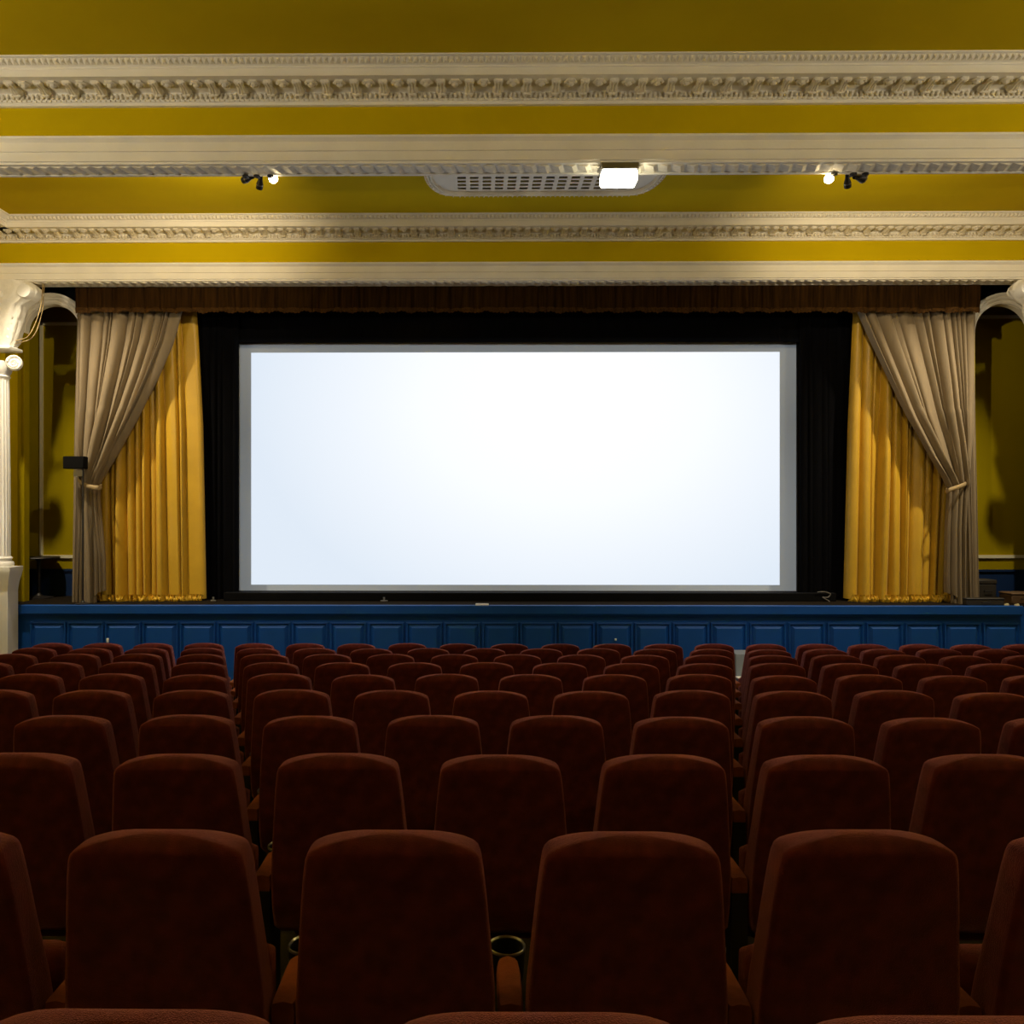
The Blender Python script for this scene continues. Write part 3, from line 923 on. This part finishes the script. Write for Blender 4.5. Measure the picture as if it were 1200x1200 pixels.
for (a_, c_) in (((p0.x - 0.06, p1.z - 0.06), (p1.x + 0.06, p1.z)), ((p0.x - 0.06, p0.z), (p1.x + 0.06, p0.z + 0.06)), ((p0.x - 0.06, p1.z), (p0.x, p0.z)), ((p1.x, p1.z), (p1.x + 0.06, p0.z))):
    f.box((a_[0] - ox, -0.02, a_[1] - oz), (c_[0] - ox, 0.04, c_[1] - oz))
f.build('frame', mat('screen_frame', (0.02, 0.02, 0.025), 0.6), sc, 0)

# projector on the rear wall; its stray light falls just outside the picture, on the grey border
pj = empty('projector', (0.6, D_BACK + 0.5, CZ + 1.9))
tag(pj, 'dark grey cinema projector on the rear wall behind the seats', 'projector')
MB().box((-0.3, -0.5, -0.2), (0.3, 0.25, 0.2)).build('body', DARK_CASE, pj, 30, bevel=0.03)
MB().lathe([(0.09, 0.22), (0.09, 0.32), (0.075, 0.32), (0.07, 0.28), (0.01, 0.28)], n=20, axis='y').build('lens', METAL, pj, 40)
ploc = Vector((0.6, D_BACK + 0.86, CZ + 1.9))
tgt = Vector(((p0.x + p1.x) / 2, D_SC, (p0.z + p1.z) / 2))
lo = lamp('projector_beam', 'SPOT', ploc, SPILL_W, (0.88, 0.95, 1.0), pj, (tgt.x, D_SC, ploc.z), 0.02, 60, 0.0)
ld = lo.data
ld.use_nodes = True
nt = ld.node_tree
nt.nodes.clear()
tc = nt.nodes.new('ShaderNodeTexCoord')
sp = nt.nodes.new('ShaderNodeSeparateXYZ')
nt.links.new(tc.outputs['Normal'], sp.inputs[0])
def mth(op, a_, b_):
    n_ = nt.nodes.new('ShaderNodeMath'); n_.operation = op
    for i_, v_ in enumerate((a_, b_)):
        if v_ is None: continue
        if isinstance(v_, (int, float)): n_.inputs[i_].default_value = v_
        else: nt.links.new(v_, n_.inputs[i_])
    return n_.outputs[0]
az = mth('ABSOLUTE', sp.outputs[2], None)
rx = mth('DIVIDE', sp.outputs[0], az)
ry = mth('DIVIDE', sp.outputs[1], az)
throw = (D_SC - ploc.y)
hx = ((p1.x - p0.x) / 2 + 0.02) / throw
cyy = (tgt.z - ploc.z) / throw
hy = ((p0.z - p1.z) / 2 + 0.02) / throw
inx = mth('LESS_THAN', mth('ABSOLUTE', rx, None), hx)
iny = mth('LESS_THAN', mth('ABSOLUTE', mth('SUBTRACT', ry, cyy), None), hy)
em = nt.nodes.new('ShaderNodeEmission')
em.inputs['Color'].default_value = (1, 1, 1, 1)
nt.links.new(mth('MULTIPLY', inx, iny), em.inputs['Strength'])
lout = nt.nodes.new('ShaderNodeOutputLight')
nt.links.new(em.outputs[0], lout.inputs[0])

# ------------------------------------------------------------------ things on the stage
# speaker on a stand in front of the left drape
base = W(98, 708, 11.0)
s = empty('speaker_on_stand', (base.x, 10.98, Z_ST))
tag(s, 'black box speaker on a thin stand before the left taupe drape', 'speaker')
a, c = W(76.5, 535, 10.97), W(100.5, 549.5, 10.97)
MB().box((a.x - base.x, -0.08, c.z - Z_ST), (c.x - base.x, 0.06, a.z - Z_ST)).build('cabinet', BLACK, s, 30, bevel=0.01)
MB().tube([(0, 0, 0.02), (0, 0, c.z - Z_ST)], 0.014, 10).build('pole', SEAT_FRAME, s)
MB().lathe([(0.10, 0.0), (0.10, 0.012), (0.03, 0.03), (0.018, 0.05)], n=20).build('foot', SEAT_FRAME, s)
MB().box((-0.12, -0.02, c.z - Z_ST - 0.10), (0.0, 0.0, c.z - Z_ST - 0.02)).build('mount', METAL, s, 30, bevel=0.004)

# round table in the left niche
tb = W(45.5, 697, 11.79)
t = empty('round_table', (tb.x, 11.79, Z_ST))
tag(t, 'small black round pedestal table in the niche beside the white column', 'table')
zt_ = W(45, 652.5, 11.79).z - Z_ST
MB().lathe([(0.01, zt_), (0.275, zt_), (0.285, zt_ - 0.012), (0.275, zt_ - 0.026), (0.01, zt_ - 0.026)], n=36).build('table_top', SEAT_FRAME, t)
MB().lathe([(0.028, 0.03), (0.026, 0.2), (0.026, zt_ - 0.06), (0.06, zt_ - 0.026)], n=16).build('pillar', SEAT_FRAME, t)
MB().lathe([(0.20, 0.0), (0.20, 0.012), (0.15, 0.02), (0.05, 0.04), (0.028, 0.08)], n=28).build('foot', SEAT_FRAME, t)

# cases in the right wing
def case(px0, px1, py0, py1, D, dep, m, lab, name):
    a_, c_ = W(px0, py0, D), W(px1, py1, D)
    root = empty(name, ((a_.x + c_.x) / 2, D, Z_ST))
    tag(root, lab, 'case', 'cases in the right wing')
    w_ = (c_.x - a_.x) / 2
    h_ = a_.z - Z_ST
    MB().box((-w_, 0, 0), (w_, dep, h_ * 0.8)).build('body', m, root, 30, bevel=0.012)
    MB().box((-w_ - 0.006, -0.006, h_ * 0.8), (w_ + 0.006, dep + 0.006, h_)).build('lid', m, root, 30, bevel=0.012)
    MB().tube([(-0.05, -0.004, h_ * 0.5), (-0.05, -0.025, h_ * 0.47), (0.05, -0.025, h_ * 0.47), (0.05, -0.004, h_ * 0.5)], 0.006, 6).build('handle', SEAT_FRAME, root)
case(1147, 1168, 679.5, 704, 11.50, 0.25, DARK_CASE, 'tall dark case standing behind the right taupe drape', 'equipment_case')
case(1133, 1177, 701, 711, 10.93, 0.10, DARK_CASE, 'long low dark case at the stage edge by the right drape', 'equipment_case')
case(1186, 1216, 695, 711, 11.1, 0.28, BROWN_BOX, 'brown wooden box at the far right end of the stage', 'wooden_box')
for px, py, lab in ((1180, 708.5, 'small cream scrap beside the long low dark case'), (1190, 711.2, 'small cream scrap in front of the brown box')):
    p = W(px, 709, 10.94)
    b = MB().loft([[(-0.03, -0.012, 0), (0.03, -0.012, 0), (0.03, 0.012, 0), (-0.03, 0.012, 0)], [(-0.028, -0.01, 0.02), (0.02, -0.01, 0.026), (0.02, 0.01, 0.026), (-0.028, 0.01, 0.018)]])
    o = b.build('scrap', mat('cream_card', (0.7, 0.6, 0.3), 0.6), None, 20)
    o.location = (p.x, 10.95 if px < 1185 else 10.91, Z_ST + 0.003)
    tag(o, lab, 'scrap')
# small pale strip lying on the stage edge below the screen
p = W(565, 709, 10.95)
o = MB().loft([[(-0.09, -0.02, 0), (0.09, -0.02, 0), (0.09, 0.02, 0), (-0.09, 0.02, 0)], [(-0.085, -0.015, 0.022), (0.085, -0.015, 0.022), (0.085, 0.015, 0.022), (-0.085, 0.015, 0.022)]]).build('pale_strip', WHITE, None, 20)
o.location = (p.x, 10.90, Z_ST + 0.003)
tag(o, 'small white strip lying on the blue stage edge below the screen', 'strip')
# small connector by the left masking drape and on the riser
for px, py, D, lab, sz in ((250, 695, 11.36, 'small pale metal connector on the stage by the left gold curtain', 0.035),
                           (450, 696, 11.36, 'small metal bracket before the black riser', 0.05)):
    p = W(px, py, D)
    o = MB().box((-sz, -0.02, 0), (sz, 0.02, 0.018)).box((-0.012, -0.012, 0.018), (0.012, 0.012, 0.06)).build('floor_bracket', METAL, None, 20, bevel=0.004)
    o.location = (p.x, D, Z_ST)
    tag(o, lab, 'bracket')
# cable curling on the riser by the right masking drape
pts = [W(958, 694.0, 11.41), W(966, 693.5, 11.41), W(973, 696, 11.41), W(970, 700, 11.40), W(964, 700, 11.39), W(971, 704, 11.37), W(972, 707, 11.30)]
pts[-1].z = Z_ST + 0.012
tag(MB().tube(smooth_path(pts), 0.008, 6).build('coiled_cable', mat('grey_cable', (0.10, 0.09, 0.08), 0.6), None, 60),
    'grey cable curling down by the right black masking drape', 'cable')
# small white marks screwed to the stage front
for px, py, hx_, hz_, lab in ((127.5, 750, 0.012, 0.028, 'tiny upright white tag on the blue stage front below the left drape'),
                              (721, 749, 0.012, 0.012, 'tiny white dot on the blue stage front below the screen')):
    p = W(px, py, D_SF)
    o = MB().box((-hx_, -0.03, -hz_), (hx_, 0.0, hz_)).build('white_tag', WHITE, None, 20, bevel=0.004)
    o.location = (p.x, D_SF - 0.016, p.z)
    tag(o, lab, 'tag')
# pale step standing on the floor against the stage, seen between the seats
a, c = W(858, 762, 10.7), W(890, 790, 10.7)
s = empty('stage_step', ((a.x + c.x) / 2, 10.55, 0))
tag(s, 'pale grey step unit against the blue stage front behind the seats', 'step')
w_ = (c.x - a.x) / 2
zz1, zz0 = W(860, 764, 10.7).z, 0.0
MB().box((-w_, 0.0, 0.0), (w_, 0.32, zz1)).build('upper_step', GREY_STEP, s, 30, bevel=0.01)
MB().box((-w_, -0.28, 0.0), (w_, 0.0, zz1 * 0.55)).build('lower_step', GREY_STEP, s, 30, bevel=0.01)
MB().box((-w_ - 0.01, -0.30, zz1 * 0.55), (w_ + 0.01, 0.0, zz1 * 0.55 + 0.02)).build('nosing', WHITE, s, 30, bevel=0.005)

# ------------------------------------------------------------------ cinema seats
def rrect(hx_, hy_, rf, cx_, cy_, z_, rb=None):
    pts = []
    for (sx, sy, a0) in ((1, 1, 0), (-1, 1, 90), (-1, -1, 180), (1, -1, 270)):
        r_ = min(rb if (rb and sy < 0) else rf, hx_ * 0.98, hy_ * 0.98)
        for k in range(6):
            t_ = math.radians(a0 + 18 * k)
            pts.append((cx_ + sx * (hx_ - r_) + r_ * math.cos(t_), cy_ + sy * (hy_ - r_) + r_ * math.sin(t_), z_))
    return pts
back_tab = [  # distance below the top, half width, half thickness
    (0.000, 0.030, 0.008), (0.002, 0.062, 0.016), (0.0055, 0.096, 0.025), (0.011, 0.131, 0.034), (0.018, 0.161, 0.0425), (0.026, 0.183, 0.0495),
    (0.034, 0.1965, 0.055), (0.041, 0.2025, 0.057), (0.056, 0.2075, 0.0575), (0.095, 0.213, 0.058), (0.16, 0.220, 0.058), (0.24, 0.227, 0.059),
    (0.32, 0.234, 0.061), (0.40, 0.2405, 0.065), (0.46, 0.242, 0.068), (0.54, 0.2425, 0.070), (0.62, 0.240, 0.066), (0.645, 0.225, 0.050)]
secs = []
for dz, hw_, ht in back_tab:
    secs.append(rrect(hw_, ht, 0.045, 0, 0.055 + 0.17 * dz, SEAT_H - dz, 0.016))
BACK_ME = MB().loft(secs).mesh('backrest', VELVET, 180)
# tipped-up seat cushion
secs = []
for k, (h, ht) in enumerate(((0.26, 0.03), (0.28, 0.06), (0.34, 0.07), (0.45, 0.07), (0.56, 0.055), (0.58, 0.03))):
    secs.append(rrect(0.205 if 0 < k < 5 else 0.18, ht, 0.04, 0, 0.275 + 0.10 * (h - 0.3), h))
CUSH_ME = MB().loft(secs).mesh('seat_cushion', VELVET, 60)
# armrest pad
b = MB()
b.loft([[(x_, y_, z_) for x_, z_ in ((-0.030 * w_, 0.505), (-0.032 * w_, 0.54), (-0.027 * w_, 0.557), (0, 0.562), (0.027 * w_, 0.557), (0.032 * w_, 0.54), (0.030 * w_, 0.505))]
        for y_, w_ in ((0.10, 0.9), (0.115, 1.0), (0.27, 1.0), (0.30, 0.93), (0.315, 0.6))])
ARM_ME = b.mesh('armrest', ARM_VELVET, 50)
b = MB()
b.box((-0.028, 0.10, -0.03), (0.028, 0.26, 0.506))
b.box((-0.035, 0.04, -0.03), (0.035, 0.34, 0.03))
SIDE_ME = b.mesh('side_support', SEAT_FRAME, 20)
b = MB()
b.lathe([(0.046, 0.545), (0.052, 0.549), (0.053, 0.543), (0.047, 0.46), (0.030, 0.455), (0.002, 0.455), (0.002, 0.462), (0.028, 0.462), (0.043, 0.47), (0.046, 0.545)], (0, 0.395, 0), 24, caps=False)
b.box((-0.022, 0.30, 0.518), (0.022, 0.355, 0.54))
CUP_ME = b.mesh('cup_holder', CUP, 40)
b = MB().lathe([(0.0475, 0.546), (0.0505, 0.551), (0.0535, 0.547), (0.0535, 0.543), (0.0475, 0.543), (0.0475, 0.546)], (0, 0.395, 0), 28, caps=False)
RIM_ME = b.mesh('cup_rim', METAL, 60)
b = MB()
b.box((-0.235, 0.17, 0.36), (0.235, 0.21, 0.42))
RAIL_ME = b.mesh('seat_rail', SEAT_FRAME, 20)

ORD = ['first', 'second', 'third', 'fourth', 'fifth', 'sixth', 'seventh', 'eighth', 'ninth', 'tenth']
for n in range(ROWS - 1, -1, -1):
    D = row_D(n)
    c = 0.365 + (SPITCH / 2 if n % 2 == 0 else 0.0)
    lim_l = max((0 - 558) / F * D - 0.85, -4.80)
    lim_r = min((1200 - 558) / F * D + 0.85, 7.2)
    ks = [k for k in range(-30, 31) if lim_l <= c + k * SPITCH <= lim_r]
    o_ = ORD[ROWS - 1 - n]
    for k in ks:
        x = c + k * SPITCH
        tilt = rnd.gauss(0, 0.006)
        root = empty('cinema_chair', (x + rnd.uniform(-0.001, 0.001), D - 0.10, row_floor[n]), rnd.uniform(-0.006, 0.006))
        tag(root, 'dark red velvet cinema chair in the %s row from the blue stage' % o_, 'chair', 'chairs of the %s row from the stage' % o_)
        if n == ROWS - 1 and k == ks[0]:
            root['label'] = 'dark red velvet end chair of the first row, beside the white column pedestal'
        inst('backrest', BACK_ME, root, (0, 0, rnd.gauss(0, 0.0025)), (tilt, rnd.uniform(-0.003, 0.003), 0))
        inst('seat_cushion', CUSH_ME, root, (0, 0.02, 0))
        inst('seat_rail', RAIL_ME, root, (0, 0, 0))
        sides = [SPITCH / 2] + ([-SPITCH / 2] if k == ks[0] else [])
        for sx in sides:
            arm = inst('armrest', ARM_ME, root, (sx, 0, 0))
            ch = inst('cup_holder', CUP_ME, arm, (0, 0, 0))
            inst('side_support', SIDE_ME, root, (sx, 0, 0))
            if n < 4:
                tag(inst('cup_rim', RIM_ME, arm, (0, 0, 0)), 'shiny rim of the cup holder')
